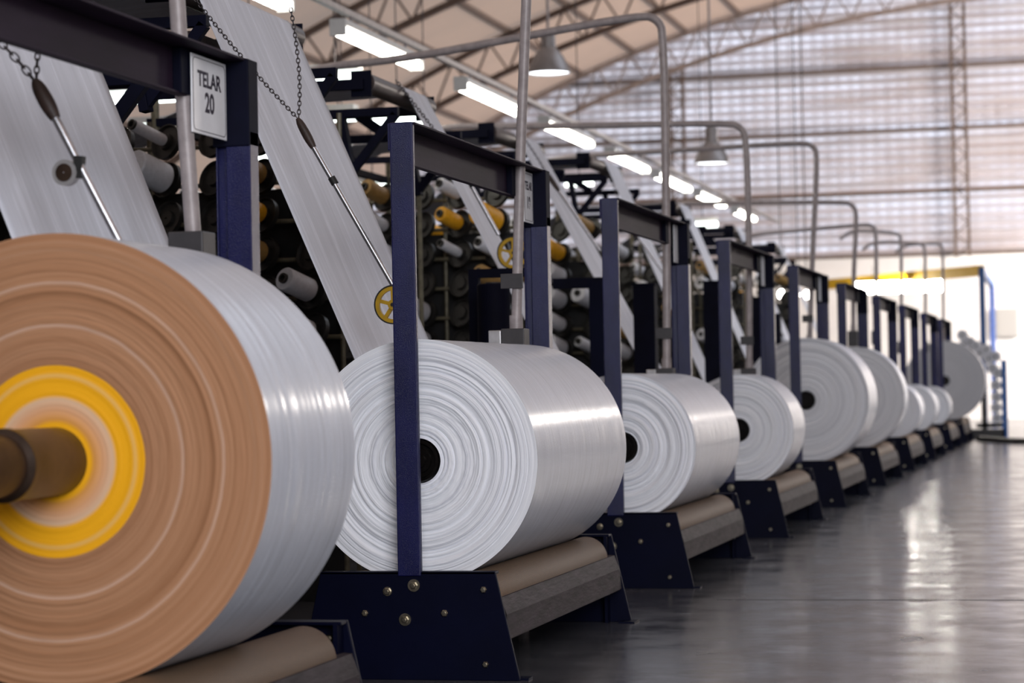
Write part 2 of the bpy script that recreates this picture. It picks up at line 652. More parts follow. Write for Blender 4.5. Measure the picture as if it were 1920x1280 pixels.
# ------------------------------------------------------------------ winding frames
ORD = {-1: 'nearest', 0: 'second', 1: 'third', 2: 'fourth', 3: 'fifth', 4: 'sixth', 5: 'seventh', 6: 'eighth', 7: 'ninth', 8: 'tenth'}
WHO = {n: (ORD[n] + ' winder from the camera' if n > 0 else ORD[n] + ' winder, TELAR %d' % (19 - n)) for n in ORD}


def L0(x, y, dy=0.0):
    """point on the first sharp winder, in that winder's own frame"""
    q = at(x, y, Y0 + dy)
    return Vector((q.x, dy, q.z))


RX = -1.87           # axis of the rolls
RR = 0.075           # carrier roller radius
RXA, RXB, RZ = RX + 0.17, RX - 0.17, 0.224


def hexbolt(b, x, z, r, y=0.0, washer=0.0):
    if washer:
        b.lathe([(0.0001, y - 0.004), (washer, y - 0.004), (washer, y)], 24, c=(x, 0, z))
        y -= 0.004
    b.lathe([(0.0001, y - 0.008), (r * 0.8, y - 0.008), (r, y - 0.006), (r, y)], 6, c=(x, 0, z))
    b.lathe([(0.0001, y - 0.011), (r * 0.45, y - 0.011), (r * 0.45, y - 0.008)], 12, c=(x, 0, z))


def make_frame():
    t = thing('winding_frame', '', 'winding frame')
    t['group'] = 'navy winding frames in the row'
    px0, px1, top = -1.912, -1.8445, 1.563
    plate = [(-2.21, 0.0), (-1.566, 0.0), (-1.632, 0.302), (-2.14, 0.302)]
    p = MB().prism(plate, 0.0, 0.012).box(-2.14, -1.632, 0.0, 0.045, 0.294, 0.302).build('side_plate', M['navy_shaded'], t, bevel=0.002)
    for (x, y, r, wsh) in ((776.3, 1097, 0.0100, 0.0175), (760, 1161, 0.0100, 0.0175), (727, 1108, 0.0105, 0.013), (685, 1149, 0.0100, 0), (834, 1149, 0.0105, 0), (907, 1105, 0.0095, 0), (911, 1245, 0.0090, 0)):
        q = L0(x, y)
        b = MB()
        hexbolt(b, q.x, q.z, r, 0.0, wsh)
        b.build('bolt', M['bolt'], p)
    MB().box(-1.60, -1.545, 0.012, 0.06, 0, 0.006).build('foot', M['navy_shaded'], t)
    # rear plate with its folded lips
    y1 = 1.6417
    q = MB().prism(plate, y1, y1 + 0.012).box(-2.14, -1.632, y1 - 0.04, y1, 0.294, 0.302).build('side_plate', M['navy_shaded'], t, bevel=0.002)
    MB().box(-1.650, -1.640, y1 - 0.045, y1, 0.0, 0.296).build('lip', M['navy_shaded'], q)
    for (x, z) in ((-1.672, 0.262), (-1.672, 0.10)):
        b = MB()
        hexbolt(b, x, z, 0.009, y1)
        b.build('bolt', M['bolt'], q)
    MB().box(-1.60, -1.545, y1 - 0.06, y1 + 0.03, 0, 0.006).build('foot', M['navy_shaded'], t)
    # front upright: channel, web to the camera
    MB().box(px0, px1, -0.006, 0.004, 0.29, top).box(px0, px0 + 0.008, 0.0, 0.045, 0.29, top).box(px1 - 0.008, px1, 0.0, 0.016, 0.29, top).build('upright', M['navy'], t, bevel=0.0035)
    MB().box(px0 - 0.008, px0, 0.002, 0.05, 1.485, top - 0.001).build('gusset', M['navy'], t, bevel=0.003)
    # rear upright
    r0, r1 = -1.918, -1.830
    MB().box(r0, r0 + 0.030, y1 - 0.01, y1 + 0.03, 0.29, 1.40).box(r0 + 0.030, r1, y1 - 0.025, y1 + 0.03, 0.29, 1.40).box(r0 + 0.004, r0 + 0.008, y1 - 0.022, y1 - 0.01, 0.29, 1.40).build('upright', M['navy'], t, bevel=0.003)
    MB().box(r0, r1, y1 - 0.03, y1 + 0.034, 1.366, top - 0.001).build('gusset', M['navy_black'], t, bevel=0.003)
    # crossbeam: channel open to the aisle
    MB().box(px0, px1 + 0.006, 0.004, y1 + 0.034, top - 0.006, top).box(px0, px0 + 0.008, 0.02, y1, top - 0.105, top - 0.006).box(px0, px0 + 0.022, 0.02, y1, top - 0.108, top - 0.102).build('crossbeam', M['brownnavy'], t, bevel=0.0015)
    MB().box(px0 + 0.008, px0 + 0.028, y1 - 0.30, y1 - 0.16, top - 0.106, top - 0.006).build('stub', M['navy_black'], t, bevel=0.002)
    # carrier rollers
    for x in (RXA, RXB):
        o = MB().lathe([(0.0001, 0.03), (0.05, 0.03), (RR, 0.05), (RR, y1 - 0.10), (0.06, y1 - 0.07), (0.03, y1 - 0.06), (0.03, y1)], 48, c=(x, 0, RZ)).build('carrier_roller', M['roller'], t, smooth='auto', origin=(x, 0, RZ))
    # sheet tray under the rollers
    poly = [L0(937, 1121), L0(948, 1153), L0(953, 1198)]
    a, b_, c_ = [(q.x, q.z) for q in poly]
    outer = [(a[0] - 0.10, a[1] + 0.01), a, b_, c_, (c_[0] - 0.12, c_[1] - 0.005)]
    inner = [(x - 0.004, z - 0.004) for x, z in outer][::-1]
    vs = [(x, y, z) for y in (0.014, y1 - 0.002) for x, z in outer + inner]
    n = len(outer) * 2
    mb = MB().add(vs, [(i, (i + 1) % n, n + (i + 1) % n, n + i) for i in range(n)])
    mb.build('drip_tray', M['tray'], t)
    MB().box(-2.10, -2.06, 0.012, y1, 0.05, 0.10).build('tie_bar', M['navy_shaded'], t)
    MB().box(-1.92, -1.88, 0.012, y1, 0.05, 0.09).build('tie_bar', M['navy_shaded'], t)
    return t


M['brownnavy'] = mat('violet_sheen_navy', (0.024, 0.014, 0.028), 0.60, 0.0, 0.35, 18, 0.15, 60, 0.10, stretch=(1, 0.15, 1))  # crossbeam navy, its purple sheen put into the base colour
frame0 = make_frame()
DY = {-1: 0.0, 0: 0.0, 1: -0.03, 2: 0.02, 3: 0.0, 4: 0.02, 5: 0.05, 6: -0.03, 7: 0.1, 8: 0.0}
for n in range(-1, 9):
    lab = 'navy steel winding frame with two uprights, ' + WHO[n]
    if n == -1:
        frame0.location = (0, Y0 - S, 0)
        frame0['label'] = lab
    else:
        dup(frame0, (0, Y0 + n * S + DY[n], 0), lab)

# ------------------------------------------------------------------ cloth rolls
ROLLS = {  # near Y, far Y, radius
    -1: (4.11, 4.61, 0.422), 0: (6.56, 7.87, 0.345), 1: (9.57, 10.80, 0.300), 2: (12.81, 13.33, 0.299), 3: (15.94, 16.57, 0.416),
    4: (19.12, 19.52, 0.405), 5: (22.9, 23.46, 0.262), 6: (25.3, 25.85, 0.252), 7: (28.0, 28.5, 0.238), 8: (31.1, 31.5, 0.510)}
RLAB = {
    -1: 'huge blurred roll with brown cloth edge and yellow core, nearest the camera',
    0: 'large white woven cloth roll behind the upright of TELAR 19',
    1: 'long white woven cloth roll, third from the camera',
    2: 'short white cloth roll in the fourth winder from the camera',
    3: 'big thin white cloth roll in the fifth winder from the camera',
    4: 'big white cloth roll just behind the big thin fifth one',
    5: 'small white cloth roll, seventh from the camera, just past two big ones',
    6: 'small white cloth roll, eighth from the camera, middle of the three small ones',
    7: 'smallest white cloth roll, ninth from the camera, before the big grey one',
    8: 'big plain grey-faced roll, farthest of the row'}
RC = {}
for n, (ya, yb, r) in ROLLS.items():
    zc = RZ + math.sqrt((r + RR) ** 2 - 0.17 ** 2) + 0.0015
    RC[n] = zc
    t = thing('cloth_roll', RLAB[n], 'cloth roll', (RX, ya, zc), 'cloth rolls on the winders')
    Lr = yb - ya
    hub = 0.064
    rn = random.Random(100 + n)
    core = 0.178 if n == -1 else hub
    m_ = int((r - core) / 0.0030)
    prof, amp = [], []
    off = 0.0
    for i in range(m_ + 1):
        rr = core + (r - core) * i / m_
        if n in (-1, 8):
            d = rn.uniform(-0.0015, 0.0015)
        else:
            off = off * 0.55 + rn.uniform(-0.0055, 0.0055)
            d = off
        prof.append((rr, d if i < m_ - 2 else d * 0.2))
        amp.append(rn.uniform(0.0, 0.0011) if n not in (-1, 8) else 0.0004)
    ph = [rn.uniform(0, 6.28) for _ in range(m_ + 1)]
    fr = [rn.choice((5, 7, 9, 12, 15)) for _ in range(m_ + 1)]

    def wobble(i, th):
        return amp[i] * (math.sin(fr[i] * th + ph[i]) + 0.6 * math.sin((fr[i] * 2 + 3) * th + ph[i] * 2)) if i < m_ - 2 else 0
    b = MB().lathe(prof, 256 if n < 2 else 96, wob=wobble)
    if n != -1:
        b.lathe([(core, prof[0][1]), (core - 0.001, 0.05)], 64)
    em = {-1: M['end_brown'], 3: M['end_grey'], 4: M['end_grey'], 8: M['end_plain']}.get(n, M['end_white'])
    b.build('wound_edge', em, t, smooth=True)
    sd = [(r, prof[-1][1])]
    k = 40
    for i in range(1, k):
        sd.append((r + rn.uniform(-0.0006, 0.0006), Lr * i / k))
    sd += [(r, Lr), (hub, Lr)]
    MB().lathe(sd, 160 if n < 2 else 72).build('wound_cloth', M['band_side'], t, smooth='auto')
    if n == -1:
        prof2 = [(0.05, 0.0)] + [(0.05 + (core - 0.05) * i / 40, rn.uniform(-0.0008, 0.0008)) for i in range(1, 41)]
        MB().lathe(prof2, 128).build('yellow_core', M['end_yellow'], t, smooth=True)
        MB().lathe([(0.0001, -0.62), (0.056, -0.62), (0.056, -0.235), (0.066, -0.225), (0.066, -0.205), (0.0635, -0.20), (0.0635, 0.01), (0.03, 0.02)], 64).build('shaft', M['shaft'], t, smooth='auto')
        MB().tube([(0, Lr, 0), (0, 5.07 - ya, 0)], 0.03, 24).build('shaft', M['shaft'], t, smooth='auto')
    else:
        MB().lathe([(0.0001, -0.012), (0.020, -0.012), (0.022, -0.004), (0.034, -0.004), (0.036, 0.004), (0.047, 0.004), (0.050, -0.008), (0.058, -0.008), (0.063, 0.03)], 48).build('shaft', M['hub'], t, smooth='auto')
        MB().tube([(0, Lr, 0), (0, Lr + 0.06, 0)], 0.03, 20).build('shaft', M['shaft'], t, smooth='auto')

# ------------------------------------------------------------------ cloth webs running down to the rolls
WEB = {  # Y near, Y far, X = a*z + b, top z
    -1: (4.47, 5.36, -0.40, -1.665, 1.74), 0: (7.07, 8.03, -0.427, -1.826, 2.10), 1: (10.07, 10.43, -0.509, -1.821, 2.12),
    2: (13.07, 13.64, -0.53, -1.945, 2.22), 3: (16.07, 16.56, -0.428, -2.22, 2.33), 4: (19.07, 19.54, -0.406, -2.30, 2.25),
    5: (22.3, 22.75, -0.41, -2.30, 2.25), 6: (25.3, 25.7, -0.41, -2.30, 2.25)}


def solve_x(n, z):
    return WEB[n][2] * z + WEB[n][3]


for n, (ya, yb, a, b_, zt) in WEB.items():
    xt = a * zt + b_
    nrm = Vector((1, 0, -a)).normalized()   # side facing the aisle
    rr = 0.045
    cx, cz = xt - nrm.x * rr, zt - nrm.z * rr
    a0 = math.atan2(nrm.z, nrm.x)
    path = [(cx + rr * math.cos(t), cz + rr * math.sin(t)) for t in [math.pi * 0.55 - (math.pi * 0.55 - a0) * i / 14 for i in range(15)]]
    path = [(-5.1, 1.66), (cx - 0.92, cz + rr - 0.03)] + path
    zb = 0.36
    for i in range(1, 13):
        z = zt - (zt - zb) * i / 12
        path.append((a * z + b_, z))
    # under the left carrier roller
    path.append((RXB - RR - 0.005, RZ))
    m_ = 26
    vs, fs = [], []
    for (x, z) in path:
        for j in range(m_ + 1):
            u = j / m_
            vs.append((x + 0.0025 * math.sin(u * 9 + z * 1.3) * min(1, 6 * u * (1 - u)), ya + (yb - ya) * u, z))
    for i in range(len(path) - 1):
        for j in range(m_):
            q = i * (m_ + 1) + j
            fs.append((q, q + m_ + 1, q + m_ + 2, q + 1))
    mb = MB().add(vs, fs)
    who = {-1: 'at the left edge of the photo behind TELAR 20', 0: 'wide, rising between TELAR 20 and TELAR 19', 1: 'narrow, seen through the frame of TELAR 19',
           2: 'narrow, just right of the TELAR 19 frame', 3: 'seen through the third winding frame', 4: 'ending behind the fourth winding frame',
           5: 'blurred, rising behind the fifth winding frame', 6: 'blurred, farthest of the slanting webs'}[n]
    o = mb.build('cloth_web', M['web'], smooth=True, origin=(xt, ya, 0.2))
    so = o.modifiers.new('thick', 'SOLIDIFY')
    so.thickness = 0.002
    tag(o, 'white woven cloth web, ' + who, 'cloth web', 'cloth webs slanting down to the winders')

# ------------------------------------------------------------------ conduit poles
PIPES = {  # Y offset, knots (x, z) from the foot up
    -1: (-1.6, [(362, 435), (345, 200), (332, 0), (326, -110)]), 0: (1.4, [(968, 616), (975, 300), (987, 0), (991, -120)]),
    1: (4.4, [(1250, 690), (1250, 480), (1245, 62), (1232, 36), (1205, 28), (1000, 65), (750, 112), (575, 128)]),
    2: (7.4, [(1405, 690), (1405, 480), (1400, 262), (1390, 238), (1365, 230), (1000, 238), (820, 235)]),
    3: (10.4, [(1518, 640), (1523, 480), (1533, 292), (1526, 274), (1505, 267), (1300, 280), (1020, 297)]),
    4: (13.4, [(1600, 620), (1600, 520), (1607, 402), (1600, 385), (1585, 378), (1400, 380), (1200, 382)]),
    5: (16.4, [(1643, 620), (1643, 436), (1638, 424), (1622, 420), (1500, 432), (1400, 440)]),
    6: (19.4, [(1690, 640), (1690, 448), (1686, 440), (1676, 436), (1600, 430)]),
    7: (22.4, [(1735, 640), (1735, 467), (1731, 460), (1722, 456), (1640, 452)]),
    8: (25.4, [(1769, 640), (1768, 467), (1765, 460), (1757, 456), (1700, 458)])}


def smooth_path(P, it=2):
    for _ in range(it):
        Q = [P[0]]
        for a, b in zip(P[:-1], P[1:]):
            Q += [a * 0.75 + b * 0.25, a * 0.25 + b * 0.75]
        P = Q + [P[-1]]
    return P


for n, (dy, kn) in PIPES.items():
    Y = Y0 + dy
    P = [at(x, y, Y) for x, y in kn]
    if n in (-1, 0):
        P += [Vector((P[-1].x - 0.02, Y, 2.44)), Vector((P[-1].x - 0.12, Y, 2.52)), Vector((P[-1].x - 1.6, Y, 2.46))]
    else:
        P.append(Vector((P[-1].x - 0.15, Y, P[-1].z - 0.1)))
    foot = P[0]
    who = WHO[n]
    t = thing('conduit_pole', 'grey bent conduit pole at the rear upright of the ' + who, 'conduit', (foot.x, Y, 0), 'grey bent conduit poles')
    loc = Vector((foot.x, Y, 0))
    Q = smooth_path([q - loc for q in P])
    MB().tube(Q, 0.0175 if n < 1 else 0.019, 16).build('pipe', M['conduit'], t, smooth='auto')
    fz = foot.z
    if n != -1:
        MB().tube([(0, 0, fz - 0.0), (0, 0, fz + 0.045)], 0.023, 16).build('coupling', M['conduit'], t, smooth='auto')
    MB().box(-0.045, 0.035, -0.035, 0.045, fz - 0.13, fz).build('junction_box', M['boxgrey'], t, bevel=0.003)
    if n in (0, 1, 2, 3):
        MB().box(-0.045, 0.032, -0.028, -0.020, fz + 0.135, fz + 0.185).build('clamp', M['boxgrey'], t, bevel=0.002)
        MB().box(-0.09, -0.047, -0.03, 0.02, fz - 0.08, fz - 0.005).build('switch', M['alu'], t, bevel=0.003)
    if n > 0:
        MB().tube([(0, 0, 0.0), (0, 0, fz - 0.12)], 0.018, 12).build('lower_pipe', M['conduit'], t, smooth='auto')
    else:
        MB().tube([(0, 0.02, 0.0), (0, 0.02, fz - 0.12)], 0.018, 12).build('lower_pipe', M['conduit'], t, smooth='auto')

# ------------------------------------------------------------------ signs
def text_mesh(body, size, loc, mat_, parent, sx=1.0):
    cu = bpy.data.curves.new('t', 'FONT')
    cu.body = body
    cu.size = size
    cu.extrude = 0.0004
    cu.offset = size * 0.026
    cu.align_x, cu.align_y = 'CENTER', 'CENTER'
    o = bpy.data.objects.new('t', cu)
    C.objects.link(o)
    bpy.context.view_layer.update()
    me = bpy.data.meshes.new_from_object(o)
    bpy.data.objects.remove(o)
    me.materials.clear()
    me.materials.append(mat_)
    q = bpy.data.objects.new('lettering', me)
    C.objects.link(q)
    q.parent = parent
    q.rotation_euler = (math.pi / 2, 0, math.pi / 2)
    q.scale = (sx, 1, 1)
    q.location = loc
    return q


def sign(n, y0, y1, z0, z1, lines, label):
    w_, h_ = y1 - y0, z1 - z0
    t = thing('number_sign', label, 'sign', (-1.878, Y0 + n * S + (y0 + y1) / 2, (z0 + z1) / 2), 'number signs on the winding frames')
    MB().box(-0.002, 0.001, -w_ / 2, w_ / 2, -h_ / 2, h_ / 2).build('sign_plate', M['sign'], t, bevel=0.0006)
    # thin rounded border line
    k, rr = 0.007, 0.012
    pts = []
    for cx, cy, a0 in ((w_ / 2 - k - rr, h_ / 2 - k - rr, 0), (-w_ / 2 + k + rr, h_ / 2 - k - rr, 90), (-w_ / 2 + k + rr, -h_ / 2 + k + rr, 180), (w_ / 2 - k - rr, -h_ / 2 + k + rr, 270)):
        for i in range(6):
            a = math.radians(a0 + 18 * i)
            pts.append((0.0012, cx + rr * math.cos(a), cy + rr * math.sin(a)))
    MB().tube(pts, 0.0008, 6, closed=True).build('border_line', M['ink'], t)
    for body, size, dz, sx in lines:
        text_mesh(body, size, (0.0012, 0, dz), M['ink'], t, sx)
    return t


sign(-1, 1.385, 1.595, 1.377, 1.548, [('TELAR', 0.047, 0.034, 1.05), ('20', 0.060, -0.016, 0.95)], 'white sign with dark lettering TELAR 20 hanging from the nearest frame')
sign(0, 1.478, 1.612, 1.376, 1.550, [('TELAR', 0.040, 0.038, 0.9), ('19', 0.056, -0.020, 0.95)], 'white sign with dark lettering TELAR 19 seen almost edge on')
for n, who in ((1, 'third'), (2, 'fourth'), (3, 'fifth')):
    sign(n, 1.478, 1.612, 1.376, 1.550, [], 'blurred pale number sign hanging in the ' + who + ' winding frame')


# ------------------------------------------------------------------ chains, tension rods
def chain(pts, label, link=0.017, wire=0.0018):
    """separate oval links following a line"""
    P = smooth_path([Vector(q) for q in pts], 2)
    seg = [0]
    for a, b in zip(P[:-1], P[1:]):
        seg.append(seg[-1] + (b - a).length)
    total = seg[-1]
    n = int(total / (link * 0.72))
    mb = MB()
    for i in range(n):
        s_ = total * (i + 0.5) / n
        k = max(j for j in range(len(seg)) if seg[j] <= s_)
        k = min(k, len(P) - 2)
        u = (s_ - seg[k]) / max(seg[k + 1] - seg[k], 1e-6)
        c = P[k].lerp(P[k + 1], u)
        d = (P[k + 1] - P[k]).normalized()
        v = d.cross(Vector((0, 1, 0)) if i % 2 else Vector((0.9, 0.2, 0.3))).normalized()
        ring = []
        for q in range(12):
            a = 2 * math.pi * q / 12
            ring.append(c + d * math.cos(a) * link * 0.5 + v * math.sin(a) * link * 0.30)
        mb.tube(ring, wire, 6, closed=True)
    o = mb.build('chain', M['chain'], smooth=True, origin=tuple(P[-1]))
    return tag(o, label, 'chain', 'thin steel chains holding the rods')


def rod(n, Y, p, label, wheel, grip=True, stop=None):
    """p: pixel line of the rod seen at distance Y: top, grip end, rod end"""
    A, G, E = [at(x, y, Y) for x, y in p]
    t = thing('tension_rod', label, 'tension rod', tuple(E), 'tension rods lying on the cloth webs')
    A, G, E0 = A - E, G - E, Vector((0, 0, 0))
    if grip:
        P = [A.lerp(G, i / 8) for i in range(9)]
        MB().tube(P, [q * (0.88 if n == -1 else 0.78) for q in (0.008, 0.014, 0.0165, 0.0175, 0.018, 0.018, 0.017, 0.015, 0.012)], 16).build('grip', M['grip'], t, smooth='auto')
    MB().tube([G, E0], 0.0085, 12).build('rod', M['chrome'], t, smooth='auto')
    if stop:
        q = at(stop[0], stop[1], Y) - E
        d = (E0 - G).normalized()
        MB().tube([q - d * 0.012, q + d * 0.012], 0.012, 12).build('collar', M['rubber'], t, smooth='auto')
    if wheel:
        kind, x, y, r = wheel
        c = at(x, y, Y) - E
        if kind == 'bearing':
            MB().lathe([(r * 0.55, -0.010), (r, -0.010), (r, 0.010), (r * 0.55, 0.010)], 32, c=tuple(c)).build('bearing', M['alu'], t, smooth='auto')
            MB().lathe([(0.001, -0.012), (r * 0.68, -0.012), (r * 0.68, 0.006)], 32, c=tuple(c)).build('bearing_core', M['shaft'], t, smooth='auto')
            MB().tube([c, c + Vector((0.030, 0, 0.006))], 0.010, 10).bar(c + Vector((0.026, 0, -0.012)), c + Vector((0.030, 0, 0.032)), 0.018).build('clamp', M['rubber'], t)
        else:
            MB().lathe([(r * 0.93, -0.009), (r, -0.009), (r, 0.009), (r * 0.93, 0.009), (r * 0.93, -0.009)], 40, c=tuple(c)).build('tyre', M['rubber'], t, smooth='auto')
            m2 = MB().lathe([(r * 0.74, -0.007), (r * 0.93, -0.007), (r * 0.93, 0.007), (r * 0.74, 0.007), (r * 0.74, -0.007)], 40, c=tuple(c))
            m2.lathe([(r * 0.08, -0.011), (r * 0.26, -0.011), (r * 0.26, 0.008), (r * 0.08, 0.008)], 24, c=tuple(c))
            for k in range(5):
                a = math.radians(72 * k + 20)
                d = Vector((math.cos(a), 0, math.sin(a)))
                m2.bar(c + d * r * 0.18, c + d * r * 0.80, 0.012, 0.011)
            m2.build('wheel', M['wheel'], t, smooth='auto')
            MB().tube([c + Vector((0, -0.014, 0)), c + Vector((0, 0.02, 0))], 0.006, 12).build('axle', M['rubber'], t)
    return t


rod(-1, 4.40, [(65, 150), (104, 222), (224, 452)], 'rod with brown grip and small grey bearing on the leftmost web', ('bearing', 124, 324, 0.026))
chain([at(65, 152, 4.40), at(40, 120, 4.38), at(0, 78, 4.36), at(-60, 20, 4.3)], 'steel chain slanting left up from the grip of the leftmost rod', link=0.024)
chain([at(68, 150, 4.42), at(70, 110, 4.42), at(72, 70, 4.42), at(74, -40, 4.42)], 'steel chain hanging straight down under the TELAR 20 crossbeam', link=0.018)
rod(0, 7.02, [(558, 222), (588, 277), (737, 535)], 'rod with dark grip and yellow spoked wheel beside the TELAR 19 upright', ('spoked', 738, 571, 0.060), stop=(625, 339))
chain([at(558, 222, 7.02), at(490, 150, 7.0), at(410, 55, 6.98), at(360, -10, 6.96)], 'long steel chain slanting across the wide web left of TELAR 19')
chain([at(560, 222, 7.03), at(563, 160, 7.03), at(556, 80, 7.03), at(545, 15, 7.03)], 'steel chain hanging down the right edge of the wide web', link=0.018)
rod(1, 10.0, [(858, 305), (882, 345), (935, 440)], 'rod ending in a yellow spoked wheel seen through the TELAR 19 frame', ('spoked', 963, 474, 0.072), grip=False, stop=(884, 346))
rod(2, 13.0, [(1022, 320), (1048, 358), (1125, 470)], 'dark-gripped rod on the narrow web right of the TELAR 19 frame', None)
rod(3, 16.0, [(1180, 420), (1196, 444), (1250, 520)], 'thin rod on the web seen through the third frame', None)

chain([at(858, 305, 10.0), at(835, 270, 10.0), at(800, 225, 10.0), at(742, 150, 10.0)], 'chain running up from the rod seen through the TELAR 19 frame', link=0.02, wire=0.0022)
chain([at(1022, 320, 13.0), at(1008, 296, 13.0), at(985, 262, 13.0)], 'chain at the top of the narrow web right of TELAR 19', link=0.02, wire=0.0022)
chain([at(1180, 420, 16.0), at(1168, 395, 16.0), at(1140, 320, 16.0)], 'chain above the rod seen through the third frame', link=0.02, wire=0.0022)

# ------------------------------------------------------------------ overhead take-up stands
def stand(n, xr, zr, yoff, ylen, label):
    """xr, zr: axis of the top roller"""
    Y = Y0 + n * S
    t = thing('take_up_stand', label, 'take-up stand', (xr, Y + yoff, 0), 'navy take-up stands over the looms')
    rr = 0.042
    MB().lathe([(0.0001, -0.02), (rr, -0.02), (rr, ylen + 0.02), (0.0001, ylen + 0.02)], 32, c=(0, 0, zr)).build('top_roller', M['brownbar'], t, smooth='auto', origin=(0, 0, zr))
    for y in (0, ylen):
        b = MB()
        b.box(-0.06, 0.03, y - 0.03 + 0.0, y - 0.021, zr - 0.06, zr + 0.05) if y == 0 else b.box(-0.06, 0.03, y + 0.021, y + 0.03, zr - 0.06, zr + 0.05)
        yy = y - 0.045 if y == 0 else y + 0.045
        b.bar((-0.95, yy, zr - 0.01), (0.0, yy, zr - 0.01), 0.03, 0.045)
        b.bar((-0.34, yy, zr - 0.02), (-0.20, yy, zr - 0.12), 0.03, 0.045)
        b.bar((-0.95, yy, zr - 0.13), (0.15, yy, zr - 0.13), 0.03, 0.035)
        b.bar((-0.10, yy, zr - 0.13), (-0.055, yy, zr - 0.40), 0.03, 0.05)
        b.bar((-0.06, yy, zr - 0.38), (0.14, yy, zr - 0.14), 0.03, 0.035)
        b.build('side_arm', M['navy_black'], t, bevel=0.002)
        if n > 0:
            MB().tube([(-0.055, yy, 0.0), (-0.055, yy, zr - 0.38)], 0.011, 10).build('pole', M['olive'], t, smooth='auto')
        MB().tube([(-0.93, yy, 0.0), (-0.93, yy, zr)], 0.018, 10).build('pole', M['olive'], t, smooth='auto')
    MB().bar((-0.95, -0.045, zr - 0.13), (-0.95, ylen + 0.045, zr - 0.13), 0.04).build('tie_bar', M['navy_black'], t)
    if n == 0:
        MB().bar((-2.80 - xr, 0.25, 1.93), (-2.80 - xr, ylen + 0.25, 1.93), 0.04, 0.085).build('cross_channel', M['brownbar'], t)
        MB().box(-2.86 - xr, -2.66 - xr, -0.30, -0.16, 2.02, 2.20).build('bracket_box', M['navy'], t, bevel=0.003)
    return t


STW = {-1: 'at the top left edge behind the TELAR 20 frame', 0: 'carrying the wide web left of TELAR 19', 1: 'just above and behind the TELAR 19 frame',
       2: 'above the beam of the TELAR 19 frame, right of its pole', 3: 'above the third winding frame', 4: 'above the fourth winding frame', 5: 'small and blurred above the fifth frame', 6: 'farthest, a dark blur'}
for n, (ya, yb, a, b_, zt) in WEB.items():
    xt = a * zt + b_
    nrm = Vector((1, 0, -a)).normalized()
    y0_ = ya - (0.45 if n in (1, 2, 3) else 0.12)
    stand(n, xt - nrm.x * 0.045, zt - nrm.z * 0.045, y0_ - (Y0 + n * S), yb + 0.12 - y0_, 'dark take-up stand, ' + STW[n])

# ------------------------------------------------------------------ circular looms behind the winders
for n in range(-1, 8):
    t = thing('circular_loom', 'dark circular loom behind the cloth web of the ' + WHO[n], 'loom', (-5.25, Y0 + n * S + 0.75, 0), 'dark circular looms in the row')
    MB().lathe([(0.0001, 0.0), (0.55, 0.0), (0.55, 0.35), (0.5, 0.4), (0.5, 0.62), (0.95, 0.7), (0.95, 0.78), (0.85, 0.8), (0.85, 1.0), (0.92, 1.02), (0.92, 1.08), (0.0001, 1.12)], 48, axis='Z').build('loom_drum', M['loomblack'], t, smooth='auto')
    MB().lathe([(0.35, 1.1), (0.35, 1.5), (0.42, 1.52), (0.42, 1.58), (0.0001, 1.6)], 32, axis='Z').build('ring_guide', M['navy_black'], t, smooth='auto')
    b = MB()
    for k in range(4):
        a = math.radians(45 + 90 * k)
        b.bar((0.7 * math.cos(a), 0.7 * math.sin(a), 0), (0.7 * math.cos(a), 0.7 * math.sin(a), 0.75), 0.12)
    b.build('leg_frame', M['loomblack'], t)

# drive cabinets and dampers between winder and loom
def cabinet(n, Y, pts, label):
    """dark cabinet: outline corners x0, y0, x1, y1 in the photo at distance Y, down to the floor"""
    x0, y0, x1 = pts
    A, B = at(x0, y0, Y), at(x1, y0, Y)
    t = thing('drive_cabinet', label, 'cabinet', ((A.x + B.x) / 2, Y, 0))
    w_ = (B.x - A.x) / 2
    MB().box(-w_, w_, 0, 0.10, 0, A.z).build('housing', M['navy_black'], t, bevel=0.004)
    MB().box(-w_ - 0.004, w_ + 0.004, -0.004, 0.104, A.z, A.z + 0.012).build('lid', M['navy_black'], t)
    return t


q = at(925, 532, 9.0)
t = thing('compensator_drum', 'glossy blue-black upright cylinder behind the TELAR 19 rear upright', 'cylinder', (q.x, 9.0, 0))
MB().lathe([(0.0001, q.z), (0.060, q.z), (0.064, q.z - 0.004), (0.064, 0.3), (0.08, 0.28), (0.08, 0.0), (0.0001, 0)], 40, axis='Z').build('drum_shell', M['navy_black'], t, smooth='auto')
MB().lathe([(0.0001, q.z + 0.006), (0.03, q.z + 0.006), (0.03, q.z)], 20, axis='Z').build('drum_cap', M['boxgrey'], t)
q0, q1 = at(878, 512, 9.2), at(1010, 508, 9.2)
t = thing('guide_rail', 'navy guide rail above the blue-black cylinder behind TELAR 19', 'rail', (q0.x, 9.2, 0))
MB().box(0, q1.x - q0.x, 0, 0.04, q0.z - 0.02, q0.z + 0.015).build('rail', M['navy_black'], t)
MB().box(0.0, 0.04, 0.0, 0.04, 0, q0.z - 0.02).build('leg', M['navy_black'], t)
MB().box(q1.x - q0.x - 0.04, q1.x - q0.x, 0.0, 0.04, 0, q0.z - 0.02).build('leg', M['navy_black'], t)
q0, q1 = at(1036, 530, 11.2), at(1142, 528, 11.2)
t = thing('guide_rail', 'navy guide rail and broad post left of the third front upright', 'rail', (q0.x, 11.2, 0))
MB().box(0, q1.x - q0.x, 0, 0.04, q0.z - 0.03, q0.z + 0.02).build('rail', M['navy_black'], t)
MB().box(q1.x - q0.x - 0.095, q1.x - q0.x, -0.02, 0.05, 0, q0.z - 0.0).build('post', M['navy_shaded'], t)
cabinet(1, 12.0, (1186, 536, 1226), 'tall black box between the uprights of the third winder')
cabinet(2, 14.9, (1318, 530, 1352), 'tall black box left of the fourth front upright')
